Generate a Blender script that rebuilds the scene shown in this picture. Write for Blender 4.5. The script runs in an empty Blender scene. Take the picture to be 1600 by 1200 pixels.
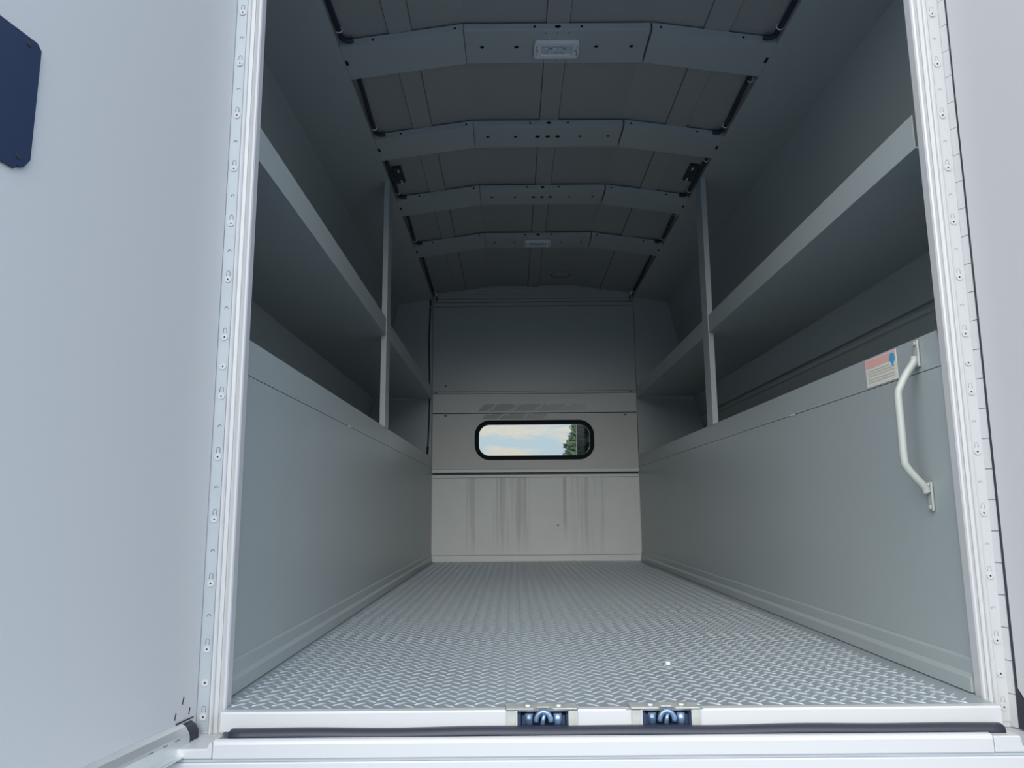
import bpy, bmesh, math, random
from mathutils import Vector, Matrix
random.seed(7)
SC = bpy.context.scene
COL = SC.collection
XL, XR, D = -0.529, 0.841, 4.978          # aisle faces and bulkhead plane (metres, floor z = 0)
XC = (XL + XR) / 2

# ------------------------------------------------------------------ materials
def mat(name, col, rough=.45, metal=0.0, bump=0.0, bscale=400.0, var=0.0, vscale=3.0, spec=.5):
    m = bpy.data.materials.new(name); m.use_nodes = True
    nt = m.node_tree; b = nt.nodes['Principled BSDF']
    b.inputs['Base Color'].default_value = (*col, 1)
    b.inputs['Roughness'].default_value = rough
    b.inputs['Metallic'].default_value = metal
    b.inputs['Specular IOR Level'].default_value = spec
    tc = nt.nodes.new('ShaderNodeTexCoord')
    if var:
        n = nt.nodes.new('ShaderNodeTexNoise'); n.inputs['Scale'].default_value = vscale
        n.inputs['Detail'].default_value = 6
        nt.links.new(tc.outputs['Object'], n.inputs['Vector'])
        r = nt.nodes.new('ShaderNodeValToRGB')
        r.color_ramp.elements[0].position = .3; r.color_ramp.elements[1].position = .7
        r.color_ramp.elements[0].color = (*[c * (1 - var) for c in col], 1)
        r.color_ramp.elements[1].color = (*[min(1, c * (1 + var * .5)) for c in col], 1)
        nt.links.new(n.outputs['Fac'], r.inputs['Fac'])
        nt.links.new(r.outputs['Color'], b.inputs['Base Color'])
    if bump:
        n = nt.nodes.new('ShaderNodeTexNoise'); n.inputs['Scale'].default_value = bscale
        nt.links.new(tc.outputs['Object'], n.inputs['Vector'])
        bp = nt.nodes.new('ShaderNodeBump'); bp.inputs['Strength'].default_value = bump
        bp.inputs['Distance'].default_value = .001
        nt.links.new(n.outputs['Fac'], bp.inputs['Height'])
        nt.links.new(bp.outputs['Normal'], b.inputs['Normal'])
    return m

M = {}
M['paint'] = mat('grey_interior_paint', (.335, .372, .375), .36, 0, .05, 300, .03, 2.0)
M['skin'] = mat('roof_skin_primer', (.275, .285, .278), .45, 0, .05, 300, .03, 2.0)
M['lower'] = mat('pale_bulkhead_paint', (.68, .695, .68), .45, 0, .04, 300)
M['white'] = mat('white_body_paint', (.49, .495, .50), .32, 0, .03, 250, .012, 1.2)
M['zinc'] = mat('satin_aluminium_hinge', (.40, .44, .47), .5, .3, .05, 200, .06, 14)
M['alu'] = mat('mill_aluminium', (.70, .72, .71), .35, .7, .05, 120, .08, 9)
M['tread'] = mat('tread_plate_aluminium', (.40, .44, .465), .36, .45, .08, 160, .05, 5)
M['treadbar'] = mat('pale_tread_bar', (.52, .565, .59), .33, .4)  # bars a paler tone than the plate
M['rubber'] = mat('black_rubber', (.022, .026, .04), .5, 0, .1, 300)
M['gasket'] = mat('matt_black_window_rubber', (.010, .011, .014), .75, 0, .1, 300, spec=.2)
M['navy'] = mat('dark_navy_plate', (.012, .026, .065), .45, 0, .1, 500)
M['dark'] = mat('dark_recess', (.008, .009, .012), .9)  # near-black colour stands in for the shade inside holes and gaps
M['faint'] = mat('shaded_zinc', (.36, .40, .43), .6)
M['rim'] = mat('dull_punched_edge', (.17, .19, .21), .6)
M['seam'] = mat('grey_seam_and_shadow', (.13, .14, .15), .8)  # seams and small fittings, also the painted shadow gaps of the roof strips
M['caulk'] = mat('beige_sealant', (.60, .55, .46), .7, 0, .3, 90)
M['plastic'] = mat('white_plastic', (.62, .64, .65), .35)
M['lens'] = mat('clear_ribbed_lens', (.45, .53, .60), .15, 0, 0, 1, .35, 60)
M['cable'] = mat('black_loom', (.012, .016, .028), .55, 0, .3, 500)
M['tie'] = mat('pale_cable_tie', (.55, .57, .58), .5)
M['steelblue'] = mat('polished_steel', (.22, .33, .50), .18, .9, .2, 60, .5, 50)
M['steelblue'].node_tree.nodes['Principled BSDF'].inputs['Metallic'].default_value = .55
M['bead'] = mat('grey_dirty_metal', (.42, .43, .40), .6, .3, .2, 120, .2, 40)
M['handle'] = mat('cream_handle_paint', (.37, .39, .355), .35)
M['leaf'] = mat('dark_conifer_leaf', (.035, .075, .028), .8, 0, 0, 1, .6, 2.5)
M['bark'] = mat('bark', (.07, .05, .035), .9, 0, .4, 20)
M['asphalt'] = mat('asphalt', (.14, .185, .25), .9, 0, .4, 60, .15, .8)  # blue of the sky light put into the colour, to tint the bounce
M['paper'] = mat('sticker_paper', (.70, .67, .60), .5)
M['pink'] = mat('faded_red_print', (.72, .40, .35), .5)
M['bluep'] = mat('blue_print', (.06, .33, .55), .5)
M['ink'] = mat('faded_grey_print', (.50, .48, .43), .5)

def glass(name, tint, gl=.06):
    m = bpy.data.materials.new(name); m.use_nodes = True; nt = m.node_tree
    nt.nodes.clear()
    o = nt.nodes.new('ShaderNodeOutputMaterial'); mx = nt.nodes.new('ShaderNodeMixShader')
    t = nt.nodes.new('ShaderNodeBsdfTransparent'); g = nt.nodes.new('ShaderNodeBsdfGlossy')
    g.inputs['Roughness'].default_value = .02; t.inputs['Color'].default_value = (*tint, 1)
    mx.inputs['Fac'].default_value = gl
    nt.links.new(t.outputs[0], mx.inputs[1]); nt.links.new(g.outputs[0], mx.inputs[2])
    nt.links.new(mx.outputs[0], o.inputs[0])
    return m
M['glass'] = glass('clear_pane', (.93, .95, .94), .006)
M['tint'] = glass('dark_sliding_pane', (.30, .36, .43), .012)

def stained(name, col, streak_ranges, wet=None, warm=0.0):
    """paint carrying dried drip streaks (x ranges, metres) and an optional smeared band above the window"""
    m = bpy.data.materials.new(name); m.use_nodes = True; nt = m.node_tree
    b = nt.nodes['Principled BSDF']; b.inputs['Roughness'].default_value = .45
    L = nt.links
    def math_(op, a, bb=None, c=None):
        n = nt.nodes.new('ShaderNodeMath'); n.operation = op
        for i, v in enumerate((a, bb, c)):
            if v is None: continue
            if isinstance(v, (int, float)): n.inputs[i].default_value = v
            else: L.new(v, n.inputs[i])
        return n.outputs[0]
    tc = nt.nodes.new('ShaderNodeTexCoord'); sep = nt.nodes.new('ShaderNodeSeparateXYZ')
    L.new(tc.outputs['Object'], sep.inputs[0])
    X, Z = sep.outputs['X'], sep.outputs['Z']
    mp = nt.nodes.new('ShaderNodeMapping'); mp.inputs['Scale'].default_value = (38, 1, 1.1)
    L.new(tc.outputs['Object'], mp.inputs[0])
    n = nt.nodes.new('ShaderNodeTexNoise'); n.inputs['Scale'].default_value = 1.0; n.inputs['Detail'].default_value = 4
    n.inputs['Distortion'].default_value = .25
    L.new(mp.outputs[0], n.inputs['Vector'])
    st = math_('MULTIPLY', math_('SUBTRACT', n.outputs['Fac'], .42), 4.0)
    st = math_('MINIMUM', math_('MAXIMUM', st, 0.0), 1.0)
    mask = None
    for x0, x1, s, z0 in streak_ranges:
        c, w = (x0 + x1) / 2, (x1 - x0) / 2
        d = math_('DIVIDE', math_('ABSOLUTE', math_('SUBTRACT', X, c)), w)
        k = math_('MULTIPLY', math_('MINIMUM', math_('MAXIMUM', math_('MULTIPLY', math_('SUBTRACT', 1.15, d), 3.0), 0), 1), s)
        # streaks thin out towards their lower end
        zz = math_('MINIMUM', math_('MAXIMUM', math_('MULTIPLY', math_('SUBTRACT', Z, z0), 6.0), 0), 1)
        k = math_('MULTIPLY', k, zz)
        mask = k if mask is None else math_('MAXIMUM', mask, k)
    fac = math_('MULTIPLY', st, mask) if mask is not None else None
    if wet:
        (x0, x1, z0, z1) = wet
        n2_ = nt.nodes.new('ShaderNodeTexNoise'); n2_.inputs['Scale'].default_value = 24; L.new(tc.outputs['Object'], n2_.inputs['Vector'])
        inx = math_('MULTIPLY', math_('GREATER_THAN', X, math_('ADD', x0, math_('MULTIPLY', math_('SUBTRACT', Z, z0), 1.0))), math_('LESS_THAN', X, x1))
        inz = math_('MULTIPLY', math_('GREATER_THAN', Z, z0), math_('LESS_THAN', math_('ADD', Z, math_('MULTIPLY', math_('MAXIMUM', math_('SUBTRACT', n2_.outputs['Fac'], .5), 0), .06)), z1))
        n2 = nt.nodes.new('ShaderNodeTexNoise'); n2.inputs['Scale'].default_value = 16; n2.inputs['Detail'].default_value = 8
        L.new(tc.outputs['Object'], n2.inputs['Vector'])
        n3 = nt.nodes.new('ShaderNodeTexNoise'); n3.inputs['Scale'].default_value = 11; n3.inputs['Detail'].default_value = 5
        L.new(tc.outputs['Object'], n3.inputs['Vector'])
        Xd = math_('ADD', X, math_('MULTIPLY', math_('SUBTRACT', n3.outputs['Fac'], .5), .13))
        diag = math_('FRACT', math_('MULTIPLY', math_('SUBTRACT', Xd, math_('MULTIPLY', Z, 1.6)), 6.3))
        cut = math_('GREATER_THAN', math_('ADD', diag, math_('MULTIPLY', n2.outputs['Fac'], .5)), .34)
        fade = math_('SUBTRACT', 1.0, math_('MULTIPLY', math_('MAXIMUM', math_('SUBTRACT', X, -.05), 0), 1.35))
        w = math_('MULTIPLY', math_('MULTIPLY', math_('MULTIPLY', inx, inz), cut), math_('MULTIPLY', fade, .75))
        fac = w if fac is None else math_('MAXIMUM', fac, w)
    nb = nt.nodes.new('ShaderNodeTexNoise'); nb.inputs['Scale'].default_value = 5; nb.inputs['Detail'].default_value = 7
    L.new(tc.outputs['Object'], nb.inputs['Vector'])
    r0 = nt.nodes.new('ShaderNodeMix'); r0.data_type = 'RGBA'
    r0.inputs[6].default_value = (*[c * .93 for c in col], 1); r0.inputs[7].default_value = (*[min(1, c * 1.05) for c in col], 1)
    L.new(nb.outputs['Fac'], r0.inputs[0])
    mx = nt.nodes.new('ShaderNodeMix'); mx.data_type = 'RGBA'
    L.new(r0.outputs[2], mx.inputs[6])
    mx.inputs[7].default_value = (col[0] * .46, col[1] * .46, col[2] * .46, 1)
    if fac is not None: L.new(fac, mx.inputs[0])
    else: mx.inputs[0].default_value = 0
    L.new(mx.outputs[2], b.inputs['Base Color'])
    return m
M['streaked'] = stained('streaked_bulkhead_paint', (.68, .69, .67), [(-.30, -.245, .45, .0), (-.12, .125, .48, .02), (.335, .36, .6, .12), (.39, .60, .36, .0)])
M['smear_band'] = stained('smeared_bulkhead_band', (.53, .535, .515), [], (-.225, .50, .984, 1.032))
M['smear_win'] = stained('smeared_window_panel', (.54, .535, .51), [(-.25, .12, .45, .915)], (-.20, .24, .93, .966))

# ------------------------------------------------------------------ mesh helpers
class MB:
    def __init__(s): s.v, s.f, s.m, s.sm = [], [], [], []
    def add(s, vs, fs, mi=0, smooth=False):
        b = len(s.v); s.v += [tuple(p) for p in vs]
        for f in fs: s.f.append([b + i for i in f]); s.m.append(mi); s.sm.append(smooth)
        return s
    def box(s, x0, x1, y0, y1, z0, z1, mi=0):
        v = [(x, y, z) for z in (z0, z1) for y in (y0, y1) for x in (x0, x1)]
        return s.add(v, [(0, 2, 3, 1), (4, 5, 7, 6), (0, 1, 5, 4), (2, 6, 7, 3), (0, 4, 6, 2), (1, 3, 7, 5)], mi)
    def prism(s, poly, a, b, axis, mi=0, poly2=None, smooth=False):
        """closed 2-D polygon swept along an axis: axis x -> (y,z), y -> (x,z), z -> (x,y)"""
        def P(p, t): return {'x': (t, p[0], p[1]), 'y': (p[0], t, p[1]), 'z': (p[0], p[1], t)}[axis]
        n = len(poly); q = poly2 or poly
        v = [P(p, a) for p in poly] + [P(p, b) for p in q]
        f = [tuple(range(n))[::-1], tuple(range(n, 2 * n))]
        s.add(v, f, mi)
        bse = len(s.v) - 2 * n
        for i in range(n):
            j = (i + 1) % n
            s.f.append([bse + i, bse + j, bse + n + j, bse + n + i]); s.m.append(mi); s.sm.append(smooth)
        return s
    def tube(s, path, r, seg=10, mi=0, cap=True):
        pts = [Vector(p) for p in path]; rings = []
        up = Vector((.13, .27, 1)).normalized()
        for i, p in enumerate(pts):
            t = (pts[min(i + 1, len(pts) - 1)] - pts[max(i - 1, 0)]).normalized()
            a = t.cross(up)
            if a.length < .05: a = t.cross(Vector((1, 0, 0)))
            a.normalize(); bb = t.cross(a)
            rr = r[i] if isinstance(r, (list, tuple)) else r
            rings.append([p + (a * math.cos(k * 2 * math.pi / seg) + bb * math.sin(k * 2 * math.pi / seg)) * rr for k in range(seg)])
        v = [q for rg in rings for q in rg]; f = []
        for i in range(len(pts) - 1):
            for k in range(seg):
                k2 = (k + 1) % seg
                f.append((i * seg + k, i * seg + k2, (i + 1) * seg + k2, (i + 1) * seg + k))
        s.add(v, f, mi, True)
        if cap:
            b = len(s.v) - len(v); e = b + (len(pts) - 1) * seg
            s.f.append([b + k for k in range(seg)][::-1]); s.m.append(mi); s.sm.append(False)
            s.f.append([e + k for k in range(seg)]); s.m.append(mi); s.sm.append(False)
        return s
    def build(s, name, mats, parent=None, bevel=0, tag_=None, seg=2, local=None):
        me = bpy.data.meshes.new(name)
        vs = s.v
        off = Vector((0, 0, 0))
        if parent is not None: off = parent.matrix_world.translation.copy() if False else Vector(parent.get('_o', (0, 0, 0)))
        me.from_pydata([Vector(p) - off for p in vs], [], s.f)
        for k in (mats if isinstance(mats, (list, tuple)) else [mats]): me.materials.append(M[k])
        for p, mi, sm in zip(me.polygons, s.m, s.sm): p.material_index = mi; p.use_smooth = sm
        bm = bmesh.new(); bm.from_mesh(me); bmesh.ops.recalc_face_normals(bm, faces=bm.faces); bm.to_mesh(me); bm.free()
        o = bpy.data.objects.new(name, me); COL.objects.link(o)
        if parent is not None: o.parent = parent
        if bevel:
            md = o.modifiers.new('b', 'BEVEL'); md.width = bevel; md.segments = seg; md.limit_method = 'ANGLE'; md.angle_limit = math.radians(35)
        return o

def tag(o, label, cat, group=None):
    o['label'] = label; o['category'] = cat
    if group: o['group'] = group
    return o
def struct(o, label, cat):
    o['label'] = label; o['category'] = cat; o['kind'] = 'structure'; return o
def empty(name, loc):
    o = bpy.data.objects.new(name, None); COL.objects.link(o); o.location = loc; o.empty_display_size = .02
    o['_o'] = tuple(loc); return o
def subdiv_path(pts, n=6):
    """Catmull-Rom through pts"""
    P = [Vector(p) for p in pts]; P = [P[0] * 2 - P[1]] + P + [P[-1] * 2 - P[-2]]; out = []
    for i in range(1, len(P) - 2):
        for k in range(n):
            t = k / n; a, b, c, d = P[i - 1], P[i], P[i + 1], P[i + 2]
            out.append(.5 * (2 * b + (c - a) * t + (2 * a - 5 * b + 4 * c - d) * t * t + (3 * b - a - 3 * c + d) * t ** 3))
    return out + [P[-2]]
def thick(poly, t):
    """closed polygon around an open polyline, t to its left"""
    n = len(poly); off = []
    for i in range(n):
        a = Vector(poly[max(i - 1, 0)]); c = Vector(poly[min(i + 1, n - 1)]); d = (c - a).normalized()
        off.append((poly[i][0] - d.y * t, poly[i][1] + d.x * t))
    return list(poly) + off[::-1]
def cut(o, cutter_mb, mats):
    """real holes: bake an exact boolean difference into the mesh"""
    c = cutter_mb.build('cutter', mats)
    md = o.modifiers.new('cut', 'BOOLEAN'); md.object = c; md.operation = 'DIFFERENCE'; md.solver = 'EXACT'
    try: md.material_mode = 'TRANSFER'
    except Exception: pass
    bpy.context.view_layer.update()
    dg = bpy.context.evaluated_depsgraph_get()
    me = bpy.data.meshes.new_from_object(o.evaluated_get(dg))
    o.modifiers.clear(); o.data = me
    bpy.data.objects.remove(c)
def edge(o, w=.0012):
    md = o.modifiers.new('b', 'BEVEL'); md.width = w; md.segments = 2; md.limit_method = 'ANGLE'; md.angle_limit = math.radians(60)
def disc_poly(cx, cy, r, n=20, sx=1.0):
    return [(cx + r * sx * math.cos(k * 2 * math.pi / n), cy + r * math.sin(k * 2 * math.pi / n)) for k in range(n)]
def rrect(x0, x1, z0, z1, r, n=8):
    out = []
    for cx, cz, a0 in ((x1 - r, z1 - r, 0), (x0 + r, z1 - r, 90), (x0 + r, z0 + r, 180), (x1 - r, z0 + r, 270)):
        for k in range(n + 1):
            a = math.radians(a0 + 90 * k / n); out.append((cx + r * math.cos(a), cz + r * math.sin(a)))
    return out
def ring_prism(mb, outer, inner, a, b, axis, mi=0):
    n = len(outer)
    def P(p, t): return {'x': (t, p[0], p[1]), 'y': (p[0], t, p[1]), 'z': (p[0], p[1], t)}[axis]
    v = [P(p, a) for p in outer] + [P(p, a) for p in inner] + [P(p, b) for p in outer] + [P(p, b) for p in inner]
    f = []
    for i in range(n):
        j = (i + 1) % n
        f += [(i, j, n + j, n + i), (2 * n + i, 3 * n + i, 3 * n + j, 2 * n + j), (i, 2 * n + i, 2 * n + j, j), (n + i, n + j, 3 * n + j, 3 * n + i)]
    mb.add(v, f, mi)

# ------------------------------------------------------------------ floor: tread plate with raised bars
YF = 1.362
FX0, FX1 = -.4975, .8285
mb = MB(); mb.prism([(FX0, YF), (FX1, YF), (FX1, 1.431), (XR, 1.431), (XR, D - .004), (XL, D - .004), (XL, 1.431), (FX0, 1.431)], -.006, 0, 'z')
px, py = .0355, .0172
nx, ny = int((XR - XL - .034) / px), int((D - YF - .02) / py)
hl, hw, hh = .0148, .0023, .0017
ca = math.cos(math.radians(43)); sa = math.sin(math.radians(43))
lens = [(-1, 0), (-.45, -1), (.45, -1), (1, 0), (.45, 1), (-.45, 1)]
for j in range(ny):
    for i in range(nx):
        cx = XL + .018 + (i + .5 * (j % 2) + .25) * px; cy = YF + .008 + (j + .5) * py
        s = 1 if j % 2 else -1
        if cy < 1.445 and not (FX0 + .012 < cx < FX1 - .012): continue
        vs = []
        for u, w in lens:
            a, b = u * hl, w * hw
            vs.append((cx + a * ca - s * b * sa, cy + s * a * sa + b * ca, 0))
        for u in (-.55, .55):
            vs.append((cx + u * hl * ca, cy + s * u * hl * sa, hh))
        mb.add(vs, [(0, 1, 6), (1, 2, 7, 6), (2, 3, 7), (3, 4, 7), (4, 5, 6, 7), (5, 0, 6)], 1)
fl = mb.build('floor', ['tread', 'treadbar'])
struct(fl, 'raised-bar aluminium tread plate floor of the empty cargo box', 'floor')

# ------------------------------------------------------------------ side shells
def mir(poly, side):                       # profiles are written for the right side, mirrored about the aisle centre
    return poly if side > 0 else [(2 * XC - x, z) for x, z in poly]
SHELL = [(XR, 1.812), (XR, 1.764), (1.076, 1.729), (1.225, 1.066), (1.264, .946), (1.276, .944), (1.276, .930), (1.262, .927), (1.266, .915), (1.271, .913), (1.271, .909), (1.268, .906), (1.290, .855), (1.290, .56)]
Y0 = 1.452
for side, nm in ((-1, 'left'), (1, 'right')):
    pr = thick(SHELL, .018)
    mb = MB().prism(mir(pr, side), Y0, D + .01, 'y')
    o = mb.build('wall_%s' % nm, 'paint')
    struct(o, 'grey painted %s side wall sloping up behind the shelf to the roof edge' % nm, 'wall')
    # compartment deck behind the lower panel
    # lower inner panel: flat sheet, dark seam, folded top band
    x0, x1 = (XR, XR + .022) if side > 0 else (XL - .022, XL)
    fr = [(1.431, .6076), (1.441, .640), (1.449, .679)]
    root = empty('wall_%s_lower' % nm, (XR if side > 0 else XL, 1.431, 0))
    struct(root, 'tall grey lower panel along the %s side of the tread plate floor' % nm, 'wall')
    mb = MB().prism([(1.431, .0005), (D - .004, .0005), (D - .004, .6058), (1.431, .6058)], x0, x1, 'x')
    mb.build('lower_sheet', 'paint', root)
    xs0, xs1 = (XR + .004, XR + .022) if side > 0 else (XL - .022, XL - .004)
    MB().box(xs0, xs1, 1.432, D - .004, .6058, .6076).build('seam', 'seam', root)
    mb = MB().prism([fr[0], (D - .004, .6076), (D - .004, .679)] + [fr[2], fr[1]], x0, x1, 'x')
    mb.build('top_band', 'paint', root)
    yc_ = 2.229 if side > 0 else 2.439
    cx0, cx1 = (XR - .0022, XR - .0002) if side > 0 else (XL + .0002, XL + .0022)
    MB().box(cx0, cx1, yc_ - .016, yc_ + .012, .6048, .6090).build('seam_clip', 'plastic', root)
    # flat deck from the band back to the outer wall
    dx0, dx1 = (XR + .0225, 1.288) if side > 0 else (2 * XC - 1.288, XL - .0225)
    MB().box(dx0, dx1, Y0 + .002, D - .002, .600, .612).build('deck', 'paint', root)
    # kick strip at the floor
    prof = [(XR - .0005, .062), (XR - .0025, .0605), (XR - .0045, .057), (XR - .0045, .034), (XR - .0075, .030), (XR - .0105, .026), (XR - .0105, .002), (XR - .0005, .002)]
    o = MB().prism(mir(prof, side), 1.433, D - .006, 'y').build('baseboard_%s' % nm, 'paint')
    struct(o, 'stepped grey kick strip where the %s lower panel meets the floor' % nm, 'baseboard')
    # dark shadow gap / sealant at the floor edge
    g = [(XR - .0108, .0018), (XR - .0175, .0018), (XR - .0175, .0003), (XR - .0108, .0003)]
    # posts
    root = empty('shelf_post', (XR if side > 0 else XL, 3.145, .679))
    tag(root, 'narrow grey channel post dividing the %s side shelf bays' % nm, 'post', 'upright shelf posts')
    web = [(XR - .003, 3.100), (XR, 3.100), (XR, 3.190), (XR - .003, 3.190)]
    if side < 0: web = [(2 * XC - x, y) for x, y in web]
    MB().prism(web, .6792, 1.7636, 'z').build('web', 'paint', root)
    fx = (XR + .0001, XR + .019) if side > 0 else (XL - .019, XL - .0001)
    MB().box(*fx, 3.100, 3.103, .6792, 1.0675).build('lower_flange', 'paint', root)
    MB().box(*fx, 3.100, 3.103, 1.1435, 1.7636).build('upper_flange', 'paint', root)
    sx = (XR - .0035) if side > 0 else XL + .0035
    for z in (.90, 1.10, 1.30):
        MB().prism(disc_poly(3.150, z, .004, 12), sx - .0008, sx + .0008, 'x').build('screw', 'bead', root)
    # shelves
    for y0, y1, where in ((Y0 + .002, 3.0995, 'front'), (3.1035, D - .026, 'rear')):
        root = empty('shelf', (XR if side > 0 else XL, (y0 + y1) / 2, 1.068))
        lbl = {('front', -1): 'long grey metal shelf on the left side, nearest the open doors',
               ('front', 1): 'long grey metal shelf on the right side above the grab handle',
               ('rear', -1): 'grey metal shelf at left behind the post, beside the bulkhead cable',
               ('rear', 1): 'grey metal shelf at right behind the post, reaching the bulkhead'}[(where, side)]
        tag(root, lbl, 'shelf', 'side shelves of the cargo box')
        ya = y0 if where == 'front' else 3.1905
        lip = [(XR, 1.068), (XR + .003, 1.068), (XR + .003, 1.143), (XR, 1.143)]
        MB().prism(mir(lip, side), ya, y1, 'y').build('front_lip', 'paint', root, .0008)
        yb = 3.188 if where == 'front' else y1
        brd = [(XR + .0031, 1.0682), (1.221, 1.0682), (1.221, 1.0722), (XR + .0031, 1.0722)]
        MB().prism(mir(brd, side), ya, yb, 'y').build('shelf_board', 'paint', root)


# ------------------------------------------------------------------ ceiling skin with pressed strips
def zs(x):                                   # underside height of the roof skin
    if x < -.141: return 1.850 - (-.141 - x) * .1443
    if x > .449: return 1.850 - (x - .449) * .1443
    return 1.850
pts = []
def strip(x0, x1):
    return [(x0 - .0015, zs(x0), 0), (x0 + .0015, zs(x0) - .006, 1), (x1 - .0015, zs(x1) - .006, 0), (x1 + .0015, zs(x1), 1)]
line = [(XL + .0005, zs(XL), 0)] + strip(-.376, -.302) + [(-.141, 1.85, 0)] + strip(.120, .194) + [(.449, 1.85, 0)] + strip(.614, .694) + [(XR - .0005, zs(XR), 0)]
mb = MB(); n = len(line)
ys = (1.40, D)
v = [(x, ys[0], z) for x, z, _ in line] + [(x, ys[1], z) for x, z, _ in line] + [(x, ys[0], z + .02) for x, z, _ in line] + [(x, ys[1], z + .02) for x, z, _ in line]
mb.add(v, [])
for i in range(n - 1):
    mi = 1 if (line[i][2] == 0 and line[i + 1][2] == 1) else 0  # strip sides coloured dark, standing in for their shadow gap
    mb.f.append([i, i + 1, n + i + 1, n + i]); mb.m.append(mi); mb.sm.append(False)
    mb.f.append([2 * n + i, 3 * n + i, 3 * n + i + 1, 2 * n + i + 1]); mb.m.append(0); mb.sm.append(False)
for a in (0, n - 1):
    mb.f.append([a, n + a, 3 * n + a, 2 * n + a]); mb.m.append(0); mb.sm.append(False)
for a in (0, n):
    for i in range(n - 1):
        mb.f.append([a + i, a + i + 1, a + 2 * n + i + 1, a + 2 * n + i]); mb.m.append(0); mb.sm.append(False)
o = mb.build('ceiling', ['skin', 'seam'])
struct(o, 'grey arched roof skin with shallow lengthwise pressed strips', 'ceiling')

# ------------------------------------------------------------------ roof bows
BY = [2.140, 2.736, 3.332, 3.952]
ordn = ['nearest the open doors, carrying the larger dome light', 'second from the doors, with three oval holes', 'third from the doors, with three oval holes', 'farthest from the doors, carrying the far dome light']
BW = .178
def zb(x): return zs(x) - .030
for bi, y0 in enumerate(BY):
    root = empty('roof_bow', (XC, y0 + BW / 2, 1.82))
    tag(root, 'grey three-piece roof bow ' + ordn[bi], 'roof bow', 'roof bows')
    y1 = y0 + BW
    c = MB().box(-.1400, .4480, y0, y1, 1.820, 1.8435).build('center_section', ['paint', 'dark'], root)
    cc = MB()
    dome = bi in (0, 3)
    xs = [(-.086, .0065), (.026, .0065), (.286, .0065), (.400, .0065)] + ([] if dome else [(.115, .0095), (.156, .0095), (.196, .0095)])
    for x, r in xs: cc.prism(disc_poly(x, y0 + .088, r, 16), 1.81, 1.835, 'z', 1)
    for x, r, k in ((.083, .004, 1), (.156, .008, 1.9), (.231, .004, 1)):
        cc.prism(disc_poly(x, 1.832, r if r < .006 else .005, 16, k), y0 - .01, y0 + .012, 'y', 1)
    if bi == 0:
        for x in (.118, .156, .192):
            cc.prism(disc_poly(x, y0 + .017, .0022, 10), 1.81, 1.83, 'z', 1)
            cc.prism(disc_poly(x, y0 + .166, .0022, 10), 1.81, 1.83, 'z', 1)
    cut(c, cc, ['paint', 'dark']); edge(c)  # near-black hole walls in place of the shade inside
    for s in (-1, 1):
        poly = [(XL + .0006, zb(XL)), (-.1420, zb(-.142)), (-.1420, zb(-.142) + .0235), (XL + .0006, zb(XL) + .0235)]
        if s > 0: poly = [(2 * XC - x, z) for x, z in poly][::-1]
        sd = MB().prism(poly, y0, y1, 'y').build('side_section', ['paint', 'dark'], root)
        cc = MB()
        for x in (-.168, -.425):
            xx = x if s < 0 else 2 * XC - x
            cc.prism(disc_poly(xx, zb(xx) + .012, .0038, 12), y0 - .01, y0 + .012, 'y', 1)
        xx = XL + .006 if s < 0 else XR - .006
        cc.box(xx - .004, xx + .004, y0 + .072, y0 + .098, 1.755, zb(xx) + .008, 1)
        cut(sd, cc, ['paint', 'dark']); edge(sd)

# ------------------------------------------------------------------ dome lights
for bi, lab in ((0, 'white rectangular dome light on the roof bow nearest the doors'), (3, 'small-looking dome light on the farthest roof bow')):
    yc = BY[bi] + .091
    root = empty('dome_light', (.156, yc, 1.8195)); tag(root, lab, 'light', 'interior dome lights')
    mb = MB(); ring_prism(mb, rrect(.083, .229, yc - .043, yc + .043, .012), rrect(.108, .206, yc - .024, yc + .024, .004), 1.8075, 1.8197, 'z')
    mb.build('bezel', 'plastic', root, .002)
    MB().prism(rrect(.1078, .2062, yc - .0242, yc + .0242, .004), 1.8115, 1.8195, 'z').build('lens', 'lens', root)
    for x in (.094, .2185):
        MB().prism(disc_poly(x, yc, .005, 14), 1.8065, 1.8078, 'z').build('screw', 'bead', root)
    for k in range(6):
        x = .120 + k * .0145
        MB().box(x, x + .006, yc - .010, yc - .003, 1.8108, 1.8118).build('diode', 'seam' if k % 3 == 1 else 'plastic', root)
    for x in (.0905, .2225):
        MB().box(x - .001, x + .001, yc - .026, yc + .026, 1.8068, 1.8080).build('side_groove', 'seam', root)

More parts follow.
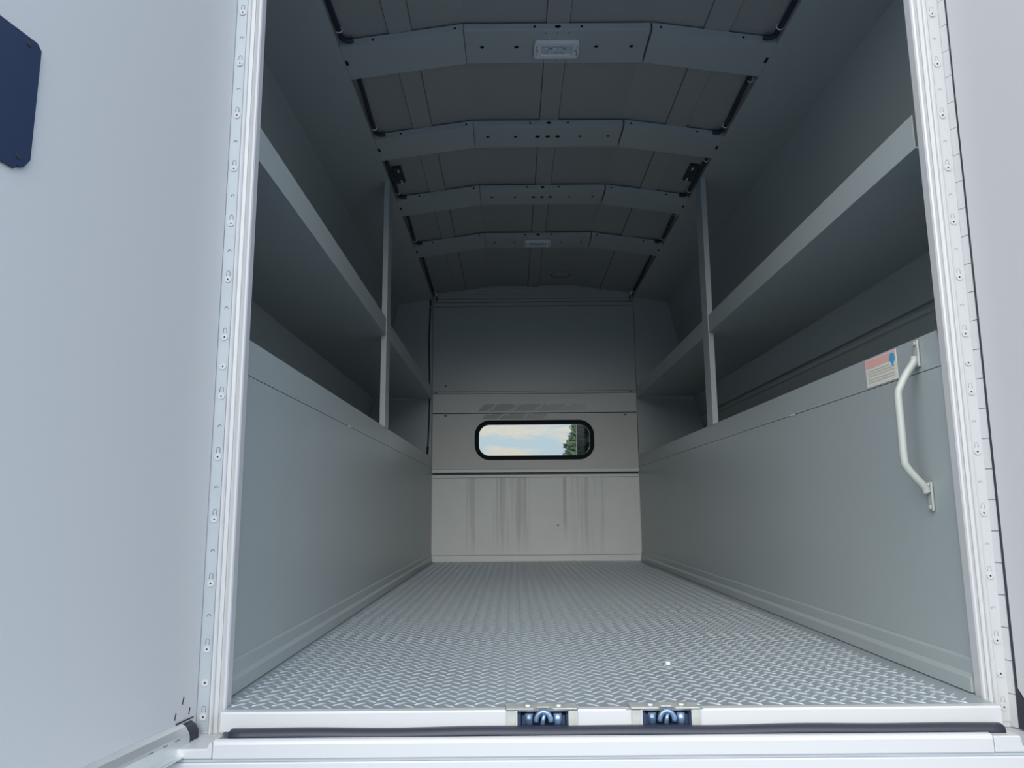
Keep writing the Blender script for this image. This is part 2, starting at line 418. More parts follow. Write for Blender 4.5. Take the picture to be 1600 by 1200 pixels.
# ------------------------------------------------------------------ wiring along both roof edges
ends = [(1.46, 2.140)] + [(BY[i] + BW, BY[i + 1]) for i in range(3)] + [(BY[3] + BW, 4.93)]
names = ['from the doors to the first bow', 'between the first and second roof bows', 'between the second and third roof bows', 'between the third and fourth roof bows', 'between the last roof bow and the bulkhead']
for side, nm in ((-1, 'left'), (1, 'right')):
    def fx(d): return XL + d if side < 0 else XR - d
    def zc(d): return zs(fx(d)) - .0105
    for i, (a, b) in enumerate(ends):
        root = empty('wiring_conduit', (fx(.013), (a + b) / 2, 1.78))
        tag(root, 'black conduit along the %s roof edge, %s' % (nm, names[i]), 'cable', 'roof edge wiring')
        d1 = .012 if i == 2 else .017
        path = [(fx(.0125 if i == 2 else .020), a + .004, zc(.014) - .001), (fx(d1), a + (b - a) * .35, zc(.012) - .0015), (fx(.012), a + (b - a) * .7, zc(.012) - .003)]
        if i < 4:
            path += [(fx(.012), b - .050, zc(.012) - .004), (fx(.014), b - .026, zc(.012) - .005), (fx(.026), b - .0115, zc(.02) - .006), (fx(.046), b - .0095, zc(.04) - .006)]
        else:
            path += [(fx(.012), b - .03, zc(.012) - .004), (fx(.013), b, zc(.012) - .006)]
        MB().tube(subdiv_path(path, 5), .0078, 10).build('loom', 'cable', root)
        for t in ([b - .062, a + .045] if side > 0 and i in (1, 2, 3) else [b - .062]):
            if t < 1.6: continue
            ring = [(fx(.0125) + .0098 * math.cos(q), t, zc(.012) - .003 + .0092 * math.sin(q)) for q in [k * 2 * math.pi / 14 for k in range(15)]]
            MB().tube(ring, .0022, 6, cap=False).build('cable_tie', 'tie', root)
    # black clamp block in the third bay
    root = empty('clamp_block', (fx(.042), 3.104, 1.79))
    tag(root, 'black two-screw clamp block beside the %s roof edge wiring' % nm, 'clamp', 'clamp blocks at the roof edges')
    xa, xb = sorted((fx(.0225), fx(.062)))
    zz = zs(fx(.0225))
    MB().prism([(xa, zs(xa) - .014), (xb, zs(xb) - .014), (xb, zs(xb) - .001), (xa, zs(xa) - .001)], 3.030, 3.178, 'y').build('block', 'cable', root, .002)
    for y in (3.052, 3.158):
        x = fx(.048)
        MB().tube([(x, y - .010, zs(x) - .016), (x, y + .002, zs(x) - .018), (x, y + .012, zs(x) - .016)], .0035, 8).build('screw', 'plastic', root)
    # pale connectors where the loom ends at the bulkhead
    root = empty('wire_connector', (fx(.03), 4.90, 1.76))
    tag(root, 'small pale wire connector in the top %s corner of the bulkhead' % nm, 'connector', 'wire connectors at the bulkhead')
    MB().box(fx(.030) - .007, fx(.030) + .007, 4.86, 4.905, 1.758, 1.772).build('housing', 'tie', root, .002)
    MB().tube([(fx(.030), 4.905, 1.765), (fx(.033), 4.925, 1.750), (fx(.026), 4.945, 1.738)], .004, 8).build('lead', 'cable', root)

# round roof plug
root = empty('roof_plug', (.330, 4.72, 1.848)); tag(root, 'round plug in the roof skin just before the bulkhead', 'plug')
MB().prism(disc_poly(.330, 4.72, .058, 32), 1.8465, 1.8499, 'z').build('cap', 'skin', root)
mb = MB(); mb.tube([(.330 + .062 * math.cos(a), 4.72 + .062 * math.sin(a), 1.8485) for a in [math.radians(8 + k * 164 / 24) for k in range(25)]], .003, 6); mb.build('dark_arc', 'dark', root)  # near-black half ring along the far edge of the plug

# ------------------------------------------------------------------ bulkhead
W = empty('wall_front', (0, D, 0)); struct(W, 'front bulkhead of seamed grey panels with a small wide window', 'wall')
XA, XB = XL + .0045, XR - .0045
# side end panels (inside the shelf compartments)
for side in (-1, 1):
    poly = [(XR + .001, .56), (1.31, .56), (1.31, .85), (1.25, 1.066), (1.10, 1.75), (XR + .001, 1.80)]
    MB().prism(mir(poly, side), D + .002, D + .022, 'y').build('end_panel', 'paint', W)
def panel(name, z0, z1, y, m, x0=XA, x1=XB, bev=.0012, t=.014):
    return MB().box(x0, x1, y, y + t, z0, z1).build(name, m, W, bev)
MB().box(XL - .003, XR + .003, D + .016, D + .022, 0, .684).build('dark_seam_backing', 'rubber', W)  # near-black sheet added behind the panels so their open gaps read dark
MB().box(XL - .003, XR + .003, D + .016, D + .022, .894, 1.80).build('dark_seam_backing', 'rubber', W)
panel('bottom_lip', .002, .040, D - .006, 'lower')
panel('bottom_seal', .0005, .0055, D - .009, 'caulk', XA + .002, XB - .30, .001, .006)
panel('lower_panel', .042, .540, D, 'streaked')
panel('lower_panel_top_fold', .5415, .560, D - .003, 'lower')
panel('ledge_trim', .575, .597, D - .012, 'lower', XL + .0015, XR - .0015, .002, .026)
# window panel with a real opening
wp = MB().box(XA, XB, D, D + .014, .5985, .966).build('window_panel', 'smear_win', W)
cc = MB().prism(rrect(-.232, .536, .672, .908, .088, 10), D - .05, D + .06, 'y'); cut(wp, cc, ['smear_win'])
panel('middle_band', .9715, 1.100, D - .001, 'smear_band')
panel('band_top_fold', 1.1015, 1.117, D - .003, 'paint')
panel('upper_panel', 1.1185, 1.706, D, 'paint')
for z0, z1, dy in ((1.709, 1.733, .004), (1.737, 1.756, .008), (1.760, 1.793, .003), (1.797, 1.826, .009)):
    if z1 < 1.77: panel('header_trim', z0, z1, D - dy, 'paint')
    else:
        xe = (1.790 - z0) / .1443 if z0 > 1.79 else 0
        panel('header_trim', z0, min(z1, 1.7895) if z0 < 1.79 else z1, D - dy, 'paint', XA + (.09 if z0 > 1.79 else 0), XB - (.09 if z0 > 1.79 else 0))
poly = [(XL, 1.790), (XR, 1.790), (XR, 1.80), (.455, 1.857), (-.147, 1.857), (XL, 1.80)]
MB().prism(poly, D + .0005, D + .022, 'y').build('arch_plate', 'paint', W)
for x in (-.33, -.18, .0, .156, .31, .47, .62):
    MB().prism(disc_poly(x, 1.812, .004, 10), D - .0102, D - .0088, 'y').build('screw', 'seam', W)
for x, z in ((-.44, .954), (.76, .953), (-.505, 1.109), (.80, 1.109), (-.44, 1.155)):
    MB().prism(disc_poly(x, z, .006, 10, 1.6), D - .0042, D - .0002, 'y').build('screw', 'seam', W)
MB().prism(disc_poly(.299, .229, .005, 10), D - .0015, D + .0005, 'y').build('plug_hole', 'dark', W)
# corner trims
for side, nm in ((-1, 'left'), (1, 'right')):
    xx = XL + .0005 if side < 0 else XR - .0045
    xg = XL - .0022 if side < 0 else XR - .0003
    MB().box(xg, xg + .0025, D - .0015, D + .0015, .690, 1.755).build('corner_gap', 'dark', W)  # near-black strip drawn in place of the dark open gap
    MB().box(xx, xx + .004, D - .0035, D + .012, .040, .570).build('corner_sealant', 'caulk', W)
    MB().box(xx, xx + .004, D - .004, D + .012, .600, 1.755).build('corner_trim', 'paint', W)

# window: rubber frame, clear pane, dark sliding half
w = empty('window_1', (.152, D, .789)); struct(w, 'wide rounded window with thick black rubber frame in the bulkhead', 'window')
mb = MB()
o1, i1 = rrect(-.245, .549, .657, .921, .100, 12), rrect(-.217, .521, .686, .892, .072, 12)
ring_prism(mb, o1, i1, D - .010, D + .012, 'y'); fr = mb.build('frame', 'gasket', w, .004, seg=3)
mb = MB(); ring_prism(mb, rrect(-.222, .526, .681, .897, .077, 12), rrect(-.2165, .5205, .6865, .8915, .0715, 12), D + .001, D + .018, 'y'); mb.build('glazing_channel', 'alu', w)
RO = rrect(-.2160, .5200, .6870, .8910, .0710, 12)        # corner runs of 13 points: top right, top left, bottom left, bottom right
MB().prism([(.432, .8910)] + RO[13:39] + [(.432, .6870)], D + .006, D + .009, 'y').build('clear_pane', 'glass', w)
rp = [(.434, .6870)] + RO[39:] + RO[:13] + [(.434, .8910)]
MB().prism(rp, D + .010, D + .013, 'y').build('sliding_pane', 'tint', w)
MB().box(.431, .4345, D + .004, D + .015, .6875, .8905).build('pane_edge', 'plastic', w)
MB().box(.507, .514, D + .003, D + .009, .770, .806).build('finger_latch', 'seam', w)

# ------------------------------------------------------------------ cable hanging at the bulkhead's left corner
root = empty('hanging_cable', (-.547, D - .010, 1.70)); tag(root, 'thin black cable hanging down the left corner of the bulkhead', 'cable')
p = [(-.545, D - .010, 1.752), (-.549, D - .010, 1.62), (-.554, D - .010, 1.47), (-.550, D - .010, 1.28), (-.546, D - .010, 1.15), (-.548, D - .010, .98), (-.552, D - .010, .82), (-.556, D - .010, .715)]
MB().tube(subdiv_path(p, 6), .0052, 8).build('lead', 'cable', root)
for z in (1.70, 1.155):
    ring = [(-.547 + .0068 * math.cos(q), D - .010 + .0068 * math.sin(q), z) for q in [k * 2 * math.pi / 12 for k in range(13)]]
    MB().tube(ring, .0016, 6, cap=False).build('cable_tie', 'tie', root)
MB().tube([(-.5555, D - .010, .745), (-.5575, D - .010, .700)], [.009, .007], 10).build('black_end_piece', 'cable', root)

# ------------------------------------------------------------------ rear frame: jambs, header, sill
def vprism(poly, z0, z1, sc=0.0, x0=0.0):
    def s(z): return [(x0 + (x - x0) * (1 + sc * (z - .7)), y) for x, y in poly]
    return MB().prism(s(z0), z0, z1, 'z', poly2=s(z1))
def jamb_profile(inner, sgn, y):
    """front profile of an extruded jamb from its opening edge outwards (dx, dy)"""
    p = [(0, .010), (0, .002), (.0015, -.0015), (.0045, -.003), (.0075, -.0015), (.009, .003), (.0105, .006), (.015, .007), (.0155, .0045), (.022, .0035), (.0225, -.001),
         (.0245, -.0035), (.0275, -.0035), (.0295, -.001), (.030, .003), (.0515, .003), (.053, .001), (.053, .022), (0, .022)]
    return [(inner + sgn * dx, y + dy) for dx, dy in p]
TOP = 1.795
o = vprism(jamb_profile(-.5015, -1, 1.384), -.044, TOP).build('trim_1', 'white'); struct(o, 'ridged white door jamb at the left of the opening', 'trim')
o = vprism(jamb_profile(.8335, 1, 1.405), -.050, TOP, .16, .8335).build('trim_2', 'white'); struct(o, 'ridged white door jamb at the right of the opening', 'trim')
hd = [(1.384, TOP + .001), (1.378, TOP + .006), (1.384, TOP + .012), (1.384, 1.93), (1.43, 1.93), (1.43, TOP + .001)]
o = MB().prism(hd, -.99, 1.30, 'x').build('trim_4', 'white'); struct(o, 'white header above the door opening', 'trim')
# rear corner walls outside the opening
for side, nm in ((-1, 'left'), (1, 'right')):
    xa, xb = (XL - .4865, XL - .029) if side < 0 else (XR + .079, XR + .46)
    o = MB().box(xa, xb, 1.428, 1.450, -.04, TOP).build('wall_rear_%s' % nm, 'white'); struct(o, 'white rear corner wall hidden behind the open %s door' % nm, 'wall')
    # inner edge return between the jamb and the lower panel
SX0, SX1 = -.496, .826
sill = empty('trim_3', (XC, 1.35, 0)); struct(sill, 'white sill and rear beam under the door opening', 'trim')
ris = MB().prism([(1.344, -.030), (1.344, -.002), (1.346, .0010), (YF - .0006, .0010), (YF - .0006, -.030)], SX0, SX1, 'x').build('riser', 'white', sill)
cc = MB()
for x0, x1 in ((.006, .095), (.218, .303)): cc.box(x0, x1, 1.33, 1.40, -.0275, .02)
cut(ris, cc, ['white'])
cc = MB()
for x0, x1 in ((-.014, .109), (.190, .321)): cc.box(x0, x1, 1.33, 1.40, -.0010, .02)
cut(ris, cc, ['white'])
beam = [(1.300, -.060), (1.300, -.038), (1.302, -.0335), (1.306, -.0315), (1.313, -.0312), (1.315, -.034), (1.315, -.046), (1.362, -.046), (1.362, -.060)]
MB().prism(beam, -.4905, .7815, 'x').build('beam', 'white', sill, .0015)
MB().box(-.72, 1.10, 1.303, 1.36, -.0650, -.0605).build('drip_strip', 'zinc', sill)
MB().box(-.98, 1.29, 1.3005, 1.36, -.55, -.0655).build('rear_apron', 'white', sill, .002)
MB().prism([(-.760, -.060), (-.4915, -.060), (-.4915, -.0360), (-.496, -.0345), (-.5010, -.0443), (-.760, -.0443)], 1.301, 1.427, 'y').build('corner_block', 'white', sill, .002)
MB().prism([(.7825, -.060), (1.20, -.060), (1.20, -.0510), (.830, -.0510), (.827, -.0345), (.7825, -.0345)], 1.301, 1.45, 'y').build('corner_block', 'white', sill, .002)

# rubber seal along the sill
sp = []
for k in range(61):
    t = k / 60; x = -.472 + t * 1.286
    sp.append((x, 1.3295, -.0310 + .0012 * math.sin(t * 23) * math.sin(t * 7)))
sl = [];  mb = MB()
prof = [(-.0125, -.0065), (.0125, -.0065), (.0125, .004), (.009, .0082), (0, .0092), (-.009, .007), (-.0125, .002)]
v = []; f = []
for x, y, z in sp:
    for a, b in prof: v.append((x, y + a, z + b))
n = len(prof)
for k in range(60):
    for q in range(n):
        q2 = (q + 1) % n; f.append((k * n + q, k * n + q2, (k + 1) * n + q2, (k + 1) * n + q))
f += [tuple(range(n))[::-1], tuple(60 * n + q for q in range(n))]
mb.add(v, f, 0, True)
o = mb.build('rubber_seal', 'rubber'); tag(o, 'long black rubber weather seal lying along the white sill', 'seal')
# black hose-like seal on the front edge of the right lower panel
hp = [(XR + .006, 1.447, .700), (XR + .006, 1.445, .680), (XR + .005, 1.4415, .655), (XR + .004, 1.436, .632), (XR + .0035, 1.4275, .606), (XR + .004, 1.4265, .585)]
o = MB().tube(subdiv_path(hp, 5), .0038, 8).build('edge_seal', 'rubber'); tag(o, 'short black edge seal beside the right jamb above the grab handle', 'seal')

# striker catches in the sill
for x0, x1, nm in ((.006, .095, 'left one of two'), (.218, .303, 'right one of two')):
    xc = (x0 + x1) / 2
    root = empty('door_striker', (xc, 1.36, -.02)); tag(root, 'recessed steel door striker in the white sill, ' + nm, 'striker', 'door strikers in the sill')
    mb = MB(); e = .0006
    mb.box(x0 + e, x1 - e, 1.392, 1.394, -.027, -.0065)
    mb.box(x0 + e, x0 + .006, 1.3450, 1.392, -.027, -.0065); mb.box(x1 - .006, x1 - e, 1.3450, 1.392, -.027, -.0065)
    mb.box(x0 + .006, x1 - .006, 1.3450, 1.392, -.027, -.0245)
    mb.build('housing', 'navy', root)
    tp = MB().prism([(x0 - .019, 1.3455), (x0 + .028, 1.3455), (x0 + .034, 1.357), (x1 - .034, 1.357), (x1 - .028, 1.3455), (x1 + .013, 1.3455), (x1 + .013, 1.376), (x1 - .01, 1.383), (x0 + .01, 1.379), (x0 - .019, 1.381)], .0003, .0032, 'z')
    tp.build('top_plate', 'bead', root, .0008)
    for xx in (x0 - .0095, x1 + .0065):
        MB().box(xx - .009, xx + .0065, 1.3415, 1.3437, -.0270, -.0005).build('cheek_plate', 'bead', root)
    for xx in (xc - .0265, xc + .0265):
        mb = MB(); mb.prism(disc_poly(xx, 1.357, .0042, 14), .0033, .0062, 'z'); mb.build('screw', 'plastic', root, .001)
    # rotary claw: an arch with two fingers, and rollers either side
    arch = [(xc + .0125 * math.cos(a), 1.3490, -.0185 + .0150 * math.sin(a)) for a in [math.radians(-5 + k * 190 / 14) for k in range(15)]]
    MB().tube(arch, .0046, 8).build('claw', 'steelblue', root)
    MB().tube([(xc - .002, 1.3500, -.0240), (xc + .001, 1.3500, -.008)], [.0042, .0036], 8).build('claw_finger', 'steelblue', root)
    for s in (-1, 1):
        MB().tube([(xc + s * .0245, 1.3560, -.0243), (xc + s * .0245, 1.3560, -.0080)], .0072, 12).build('roller', 'steelblue', root)
        MB().box(xc + s * .034 - .003, xc + s * .034 + .003, 1.352, 1.372, -.0243, -.010).build('lever', 'navy', root)

# ------------------------------------------------------------------ piano hinges
def hinge(side):
    sgn = side
    inner = .8335 if side > 0 else -.5015; y = 1.405 if side > 0 else 1.384
    root = empty('piano_hinge', (inner + sgn * .041, y, .65))
    tag(root, 'long riveted %s beside the %s door jamb' % ('white hinge leaf with ribbed knuckles' if side > 0 else 'grey aluminium hinge strip', 'right' if side > 0 else 'left'), 'hinge', 'door hinges')
    sc = .16 if side > 0 else 0
    a, b = .0305, .0512
    poly = [(inner + sgn * a, y + .0005), (inner + sgn * b, y + .0005), (inner + sgn * b, y + .0028), (inner + sgn * a, y + .0028)]
    vprism(poly, -.040, TOP - .01, sc, inner).build('leaf', 'zinc' if side < 0 else 'white', root)
    def hx(z, d=.0395): return inner + sgn * d * (1 + sc * (z - .7))
    rv, sl_, hl_ = None, None, None
    def cyl(x, z, r, y0, y1): return MB().prism(disc_poly(x, z, r, 14), y0, y1, 'y')
    z = -.016; k = 0
    proto = {}
    def put(name, mk, mat_, x, zz):
        if name not in proto:
            o = mk().build(name, mat_, root); proto[name] = (o, x, zz)
        else:
            s0, x_, z_ = proto[name]; o = s0.copy(); COL.objects.link(o); o.parent = root; o.location = (x - x_, 0, zz - z_)
    rm = 'white'
    while z < 1.60:
        x = hx(z)
        if k % 2 == 0 or k in (1, 11):
            put('rivet', lambda: cyl(x, z, .0062, y - .0012, y + .0006), rm, x, z)
            put('rivet_pin', lambda: cyl(x, z, .0016, y - .0016, y - .0010), 'dark', x, z)
        if k % 2 == 0:
            def slot():
                pts = [(x - .0032, y + .0004, z + .008), (x - .0032, y + .0004, z + .0145)] + [(x + .0032 * math.cos(q), y + .0004, z + .0145 + .0032 * math.sin(q)) for q in [math.radians(150 - 30 * j) for j in range(5)]] + [(x + .0032, y + .0004, z + .0145), (x + .0032, y + .0004, z + .008)]
                return MB().tube(pts, .0006, 5)
            put('slot_rim', slot, 'rim' if side < 0 else 'faint', x, z)
        elif k not in (1, 11):
            def small():
                pts = [(x + .003 * math.cos(q), y + .0004, z + .003 * math.sin(q)) for q in [math.radians(200 - 30 * j) for j in range(8)]]
                return MB().tube(pts, .0008, 5)
            put('punched_hole', small, 'rim' if side < 0 else 'faint', x, z)
        z += .0565; k += 1
    if side > 0:
        z = -.0495
        while z < 1.62:
            x0_ = hx(z, .0575); 
            def kn():
                X_ = lambda d: x0_ + (d - .0600)
                poly = [(X_(.0535), y + .0035), (X_(.0545), y + .0005), (X_(.0592), y - .0110), (X_(.0604), y - .0120), (X_(.0618), y - .0115), (X_(.0622), y - .0100), (X_(.0572), y + .0035)]
                m_ = MB().prism(poly, z + .0009, z + .0562, 'z'); return m_
            put('knuckle', kn, 'white', x0_, z)
            z += .0566
        vprism([(inner + .0550, y + .0040), (inner + .0600, y - .0090), (inner + .0625, y - .0080), (inner + .0625, y + .0060), (inner + .0550, y + .0060)], -.0495, TOP - .01, sc, inner).build('backing_leaf', 'faint', root)
hinge(-1); hinge(1)

# ------------------------------------------------------------------ doors
A = math.radians(10.5)
def door_frame(hx, hy, sgn):
    """local axes of an open door: s runs from hinge to free edge, n points into the opening"""
    d = Vector((sgn * math.sin(A), -math.cos(A), 0)); nn = Vector((-sgn * math.cos(A), -math.sin(A), 0))
    return lambda s, n, z: Vector((hx, hy, 0)) + d * s + nn * n + Vector((0, 0, z))
def dmap(mb, F, lean=0.0):
    for i, (s, n, z) in enumerate(mb.v):
        p = F(s, n, z); mb.v[i] = (p.x + lean * (z - .7), p.y, p.z)
    return mb
F = door_frame(-.5525, 1.3835, -1)
d1 = empty('door_1', (-.5525, 1.3835, -.06)); struct(d1, 'large flat white rear door swung open at left', 'door')
mb = dmap(MB().box(.002, .70, -.034, 0, -.062, 1.86), F)
dp = mb.build('door_panel', 'white', d1)
cc = MB()
for s0, z0, s1, z1 in ((.0405, .027, .0435, .015), (.0215, .005, .0235, -.006), (.0600, .005, .0630, -.006)):
    cc.prism([(s0 - .0016, z0 - .001), (s0 + .0012, z0 + .001), (s1 + .0016, z1 + .001), (s1 - .0012, z1 - .001)], -.008, .01, 'y', 1)
cc = dmap(cc, F); cut(dp, cc, ['white', 'dark'])
# folded bottom rail
rail = [(0.0006, -.0135), (.010, -.0185), (.0165, -.028), (.0185, -.0325), (.0195, -.050), (.027, -.0545), (.031, -.0555), (.031, -.0575), (.0006, -.0575)]
mb = MB().prism([(n, z) for n, z in rail], .046, .70, 'x'); r_ = dmap(mb, F).build('bottom_rail', 'alu', d1)
r_['label'] = 'folded bare aluminium bottom rail'
mb = MB().prism([(.0008, -.0120), (.0022, -.0110), (.0022, -.0130), (.0008, -.0140)], .012, .060, 'x'); dmap(mb, F).build('rail_gap', 'dark', d1)  # near-black strip drawn in place of an open, dark slit
mb = MB().prism([(.0006, -.0165), (.0090, -.0215), (.0150, -.0300), (.0165, -.0500), (.0100, -.0570), (.0006, -.0575)], .016, .0455, 'x'); dmap(mb, F).build('black_end_piece', 'rubber', d1)  # solid black piece stands in for the dark, open end of the rail
mb = MB().box(.006, .0318, .0006, .026, -.0590, -.0577); dmap(mb, F).build('foot_plate', 'zinc', d1)
for s in (.075, .105, .14):
    mb = MB().box(s, s + .010, .0178, .0192, -.0318, -.0306); dmap(mb, F).build('weep_slot', 'seam', d1)
# dark latch cover plate with screws
plate = [(.462, .7965), (.462, .9540), (.470, .9610), (.668, .9610), (.675, .9540), (.675, .7965), (.675, .7880), (.668, .7755), (.484, .7755), (.4815, .7815), (.478, .7795), (.471, .7830)]
mb = MB().prism(plate, .0006, .0045, 'y')
pl = dmap(mb, F).build('latch_cover', 'navy', d1, .0006); pl['label'] = 'dark navy latch cover plate with clipped corners'
for s, z in ((.4835, .951), (.4825, .7925), (.660, .951), (.660, .7925)):
    mb = MB().prism(disc_poly(s, z, .0036, 12), .0046, .0058, 'y')
    pl['_o'] = d1['_o']; so = dmap(mb, F).build('screw', 'rubber', pl)

F2 = door_frame(.8890, 1.3880, 1)
LEAN = .0085
d2 = empty('door_2', (.8890, 1.3880, -.02)); struct(d2, 'white rear door swung open at right edge of the view', 'door')
sil = [(.004, .020), (.030, -.012), (.030, -.03), (.70, -.03), (.70, 1.86), (.004, 1.86)]
mb = MB().prism(sil, -.034, 0, 'y'); dmap(mb, F2, LEAN).build('door_panel', 'white', d2)
mb = MB().prism([(-.0035, -.048), (.028, -.048), (.028, -.014), (.003, .018), (.0035, 1.80), (.0005, 1.80)], -.0300, -.0008, 'y'); dmap(mb, F2, LEAN).build('edge_gasket', 'rubber', d2)

# ------------------------------------------------------------------ grab handle
root = empty('grab_handle', (XR, 1.516, .50)); tag(root, 'cream bent-tube grab handle on the right lower panel beside the jamb', 'handle')
xh = XR - .050
for z0, z1 in ((.618, .674), (.326, .384)):
    MB().box(XR - .0060, XR - .0010, 1.508, 1.524, z0, z1).build('mounting_foot', 'handle', root, .002)
path = [(XR - .010, 1.516, .640), (XR - .012, 1.516, .628), (XR - .030, 1.516, .603), (xh + .006, 1.516, .578), (xh, 1.516, .560), (xh, 1.516, .50), (xh, 1.516, .430), (xh + .005, 1.516, .412), (XR - .030, 1.516, .392), (XR - .014, 1.516, .374), (XR - .010, 1.516, .362)]
MB().tube(subdiv_path(path, 6), .0078, 14).build('bent_tube', 'handle', root)
for z in (.667, .625, .378, .333):
    MB().tube([(XR - .0062, 1.516, z), (XR - .0095, 1.516, z)], [.0052, .004], 10).build('bolt_head', 'handle', root)

# ------------------------------------------------------------------ safety sticker
root = empty('safety_sticker', (XR, 1.675, .642)); tag(root, 'faded pink and cream safety sticker on the top band by the grab handle', 'sticker')
t0 = XR - .0011
MB().box(t0, XR - .0003, 1.603, 1.746, .6105, .6755).build('backing', 'paper', root)
MB().box(t0 - .0003, t0 - .0001, 1.606, 1.743, .6540, .6735).build('header_band', 'pink', root)
for z, y0 in ((.6455, 1.635), (.6395, 1.612), (.6335, 1.612), (.6255, 1.612), (.6195, 1.612)):
    MB().box(t0 - .0003, t0 - .0001, y0, 1.735, z, z + .0028).build('print_line', 'ink', root)
gl = [(1.610, .668), (1.624, .671), (1.632, .664), (1.634, .656), (1.626, .650), (1.622, .642), (1.616, .640), (1.615, .648), (1.608, .655)]
MB().prism(gl, t0 - .0006, t0 - .0003, 'x').build('blue_pictogram', 'bluep', root)

# ------------------------------------------------------------------ bolt on the floor
root = empty('bolt_head', (.336, 1.708, .0016)); tag(root, 'shiny bolt head on the tread plate floor behind the right striker', 'bolt')
MB().prism(disc_poly(.336, 1.708, .0095, 20), .0017, .0030, 'z').build('washer', 'alu', root)
MB().prism(disc_poly(.336, 1.708, .0060, 6), .0031, .0075, 'z').build('hex_head', 'plastic', root, .0006)

# ------------------------------------------------------------------ outside: ground and the tree seen through the window
o = MB().add([(-60, -60, -.80), (60, -60, -.80), (60, 60, -.80), (-60, 60, -.80)], [(0, 1, 2, 3)]).build('ground', 'asphalt')
struct(o, 'blue-tinted asphalt yard under the truck', 'ground')
root = empty('conifer_tree', (3.45, 30, -.80)); tag(root, 'dark green tree seen through the right end of the bulkhead window', 'tree')
MB().tube([(3.45, 30, -.80), (3.4, 30, 1.5), (3.5, 30.1, 3.6)], [.22, .16, .05], 8).build('trunk', 'bark', root)
mb = MB(); rnd = random.Random(3)
for k in range(9000):
    t = rnd.random() ** .8; z = .5 + 4.6 * t
    R0 = 2.62 * (1 - t) + .14
    R0 *= .93 + .06 * math.sin(z * 7.0) + .05 * math.sin(z * 17)
    a = rnd.random() * 6.283; r = R0 * rnd.random() ** .36 * (.9 + .2 * math.sin(a * 5 + z * 3))
    c = Vector((3.40 + r * math.cos(a), 30 + r * math.sin(a), z - .18 * r))
    s = .11 + .12 * rnd.random()
    u = Vector((rnd.gauss(0, 1), rnd.gauss(0, 1), rnd.gauss(0, .6))).normalized(); w_ = u.orthogonal().normalized()
    mb.add([c - u * s, c + w_ * s * .45, c + u * s, c - w_ * s * .45], [(0, 1, 2, 3)])
me_ = mb
o = mb.build('foliage', 'leaf', root)

# ------------------------------------------------------------------ camera
r = Vector((.999967540, .000112868, -.00805638)); u = Vector((.0079653, -.16441423, .98635922)); fw = Vector((.00121325, .98639138, .16440979))
cam = bpy.data.cameras.new('camera'); co = bpy.data.objects.new('camera', cam); COL.objects.link(co)
co.matrix_world = Matrix(((r.x, u.x, -fw.x, 0), (r.y, u.y, -fw.y, 0), (r.z, u.z, -fw.z, .33706), (0, 0, 0, 1)))
cam.sensor_fit = 'HORIZONTAL'; cam.sensor_width = 36; cam.lens = 1171.58 / 1600 * 36; cam.clip_start = .02; cam.clip_end = 300
SC.camera = co

# ------------------------------------------------------------------ sky
wd = bpy.data.worlds.new('sky'); SC.world = wd; wd.use_nodes = True
nt = wd.node_tree; nt.nodes.clear(); L = nt.links
out = nt.nodes.new('ShaderNodeOutputWorld'); bg = nt.nodes.new('ShaderNodeBackground'); L.new(bg.outputs[0], out.inputs[0])
tc = nt.nodes.new('ShaderNodeTexCoord')
sep = nt.nodes.new('ShaderNodeSeparateXYZ'); L.new(tc.outputs['Generated'], sep.inputs[0])
def ramp(inp, stops, mode='LINEAR'):
    r_ = nt.nodes.new('ShaderNodeValToRGB'); r_.color_ramp.interpolation = mode
    while len(r_.color_ramp.elements) < len(stops): r_.color_ramp.elements.new(.5)
    for e, (p_, c_) in zip(r_.color_ramp.elements, stops): e.position = p_; e.color = (*c_, 1)
    L.new(inp, r_.inputs[0]); return r_.outputs[0]
def wm(op, a, b=None):
    n_ = nt.nodes.new('ShaderNodeMath'); n_.operation = op
    for i, v_ in enumerate((a, b)):
        if v_ is None: continue
        if isinstance(v_, (int, float)): n_.inputs[i].default_value = v_
        else: L.new(v_, n_.inputs[i])
    return n_.outputs[0]
blue = ramp(sep.outputs['Z'], [(0, (.66, .76, .82)), (.12, (.56, .72, .84)), (.45, (.50, .74, 1.12)), (1, (.34, .58, 1.08))])
mp = nt.nodes.new('ShaderNodeMapping'); mp.inputs['Scale'].default_value = (3.0, 3.0, 13.0); mp.inputs['Location'].default_value = (.37, .8, .35)
L.new(tc.outputs['Generated'], mp.inputs[0])
cn = nt.nodes.new('ShaderNodeTexNoise'); cn.inputs['Scale'].default_value = 4.6; cn.inputs['Detail'].default_value = 9; cn.inputs['Roughness'].default_value = .55; cn.inputs['Distortion'].default_value = .4
L.new(mp.outputs[0], cn.inputs['Vector'])
cl = ramp(cn.outputs['Fac'], [(.45, (0, 0, 0)), (.56, (1, 1, 1))])
mx = nt.nodes.new('ShaderNodeMix'); mx.data_type = 'RGBA'; L.new(cl, mx.inputs[0]); L.new(blue, mx.inputs[6]); mx.inputs[7].default_value = (.83, .79, .73, 1)
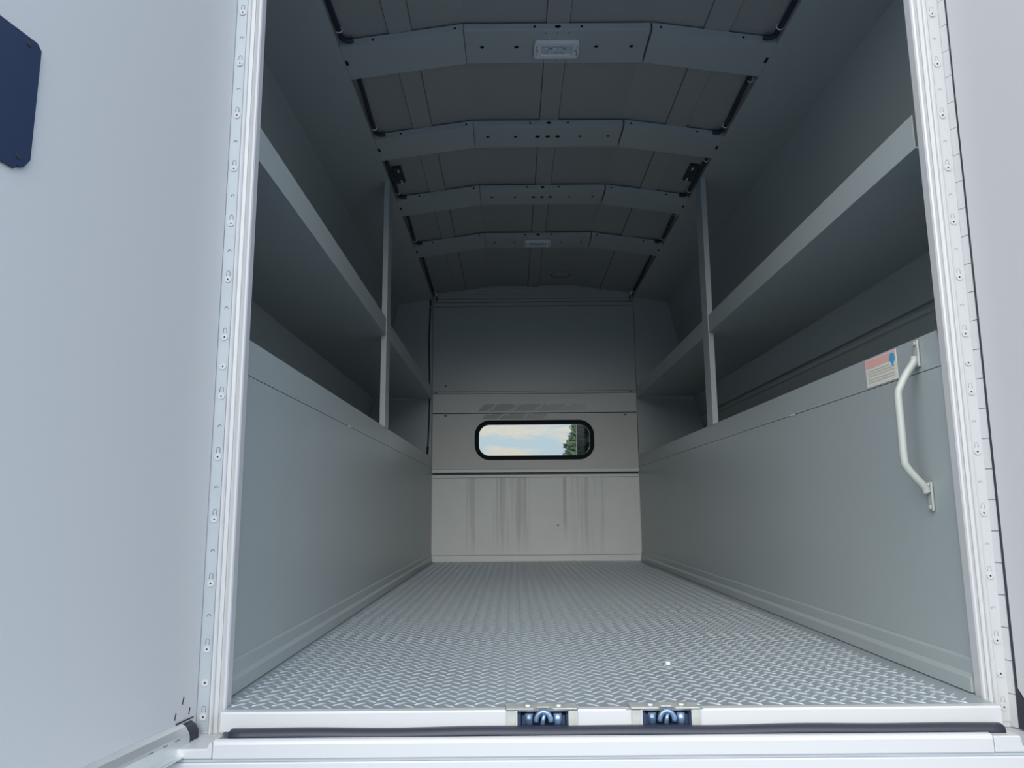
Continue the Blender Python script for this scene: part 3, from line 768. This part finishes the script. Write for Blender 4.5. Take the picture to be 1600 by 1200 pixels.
# broad bright cloud around the hidden sun, behind the photographer and to the left
vd = nt.nodes.new('ShaderNodeVectorMath'); vd.operation = 'DOT_PRODUCT'
nv = nt.nodes.new('ShaderNodeVectorMath'); nv.operation = 'NORMALIZE'; L.new(tc.outputs['Generated'], nv.inputs[0])
L.new(nv.outputs[0], vd.inputs[0]); sd = Vector((-.66, -.66, .36)).normalized(); vd.inputs[1].default_value = sd
g = wm('MULTIPLY', wm('POWER', wm('MAXIMUM', vd.outputs['Value'], 0.0), 3.0), .72)
vd2 = nt.nodes.new('ShaderNodeVectorMath'); vd2.operation = 'DOT_PRODUCT'; L.new(nv.outputs[0], vd2.inputs[0]); vd2.inputs[1].default_value = Vector((.05, -.94, .30)).normalized()  # second glow added straight behind the camera to reach the far bulkhead
g = wm('ADD', g, wm('MULTIPLY', wm('POWER', wm('MAXIMUM', vd2.outputs['Value'], 0.0), 9.0), 1.15))
gl_ = nt.nodes.new('ShaderNodeMix'); gl_.data_type = 'RGBA'; gl_.blend_type = 'ADD'; gl_.inputs[0].default_value = 1
L.new(mx.outputs[2], gl_.inputs[6])
sc_ = nt.nodes.new('ShaderNodeMix'); sc_.data_type = 'RGBA'; sc_.blend_type = 'MULTIPLY'; sc_.inputs[0].default_value = 1
cmb = nt.nodes.new('ShaderNodeCombineXYZ')
for i, k in enumerate((3.05, 3.0, 2.82)): L.new(wm('MULTIPLY', g, k), cmb.inputs[i])
# added blue-white glow on the right-hand side, to brighten the left door
vd3 = nt.nodes.new('ShaderNodeVectorMath'); vd3.operation = 'DOT_PRODUCT'; L.new(nv.outputs[0], vd3.inputs[0]); vd3.inputs[1].default_value = Vector((.84, -.34, .42)).normalized()
g3 = wm('POWER', wm('MAXIMUM', vd3.outputs['Value'], 0.0), 3.0)
c3 = nt.nodes.new('ShaderNodeCombineXYZ')
for i, k in enumerate((.70, .84, 1.04)): L.new(wm('MULTIPLY', g3, k), c3.inputs[i])
sm = nt.nodes.new('ShaderNodeVectorMath'); L.new(cmb.outputs[0], sm.inputs[0]); L.new(c3.outputs[0], sm.inputs[1])
L.new(sm.outputs[0], gl_.inputs[7])
# lowest band of sky behind the photographer darkened, to dim the upper bulkhead; the sky ahead, away from the sun, is deeper
behind = wm('LESS_THAN', sep.outputs['Y'], 0.0)
low = ramp(sep.outputs['Z'], [(0.07, (.16, .19, .22)), (.13, (1, 1, 1))])
ahead = nt.nodes.new('ShaderNodeMix'); ahead.data_type = 'RGBA'; L.new(behind, ahead.inputs[0]); ahead.inputs[6].default_value = (.62, .62, .62, 1); L.new(low, ahead.inputs[7])
dim = nt.nodes.new('ShaderNodeMix'); dim.data_type = 'RGBA'; dim.blend_type = 'MULTIPLY'; dim.inputs[0].default_value = 1
L.new(gl_.outputs[2], dim.inputs[6]); L.new(ahead.outputs[2], dim.inputs[7])
L.new(dim.outputs[2], bg.inputs['Color']); bg.inputs['Strength'].default_value = 1.0

# ------------------------------------------------------------------ view
vs_ = SC.view_settings; vs_.view_transform = 'Standard'; vs_.look = 'None'; vs_.gamma = 1.0; vs_.use_curve_mapping = False
vs_.exposure = 0.5
for o in bpy.data.objects:
    if '_o' in o: del o['_o']
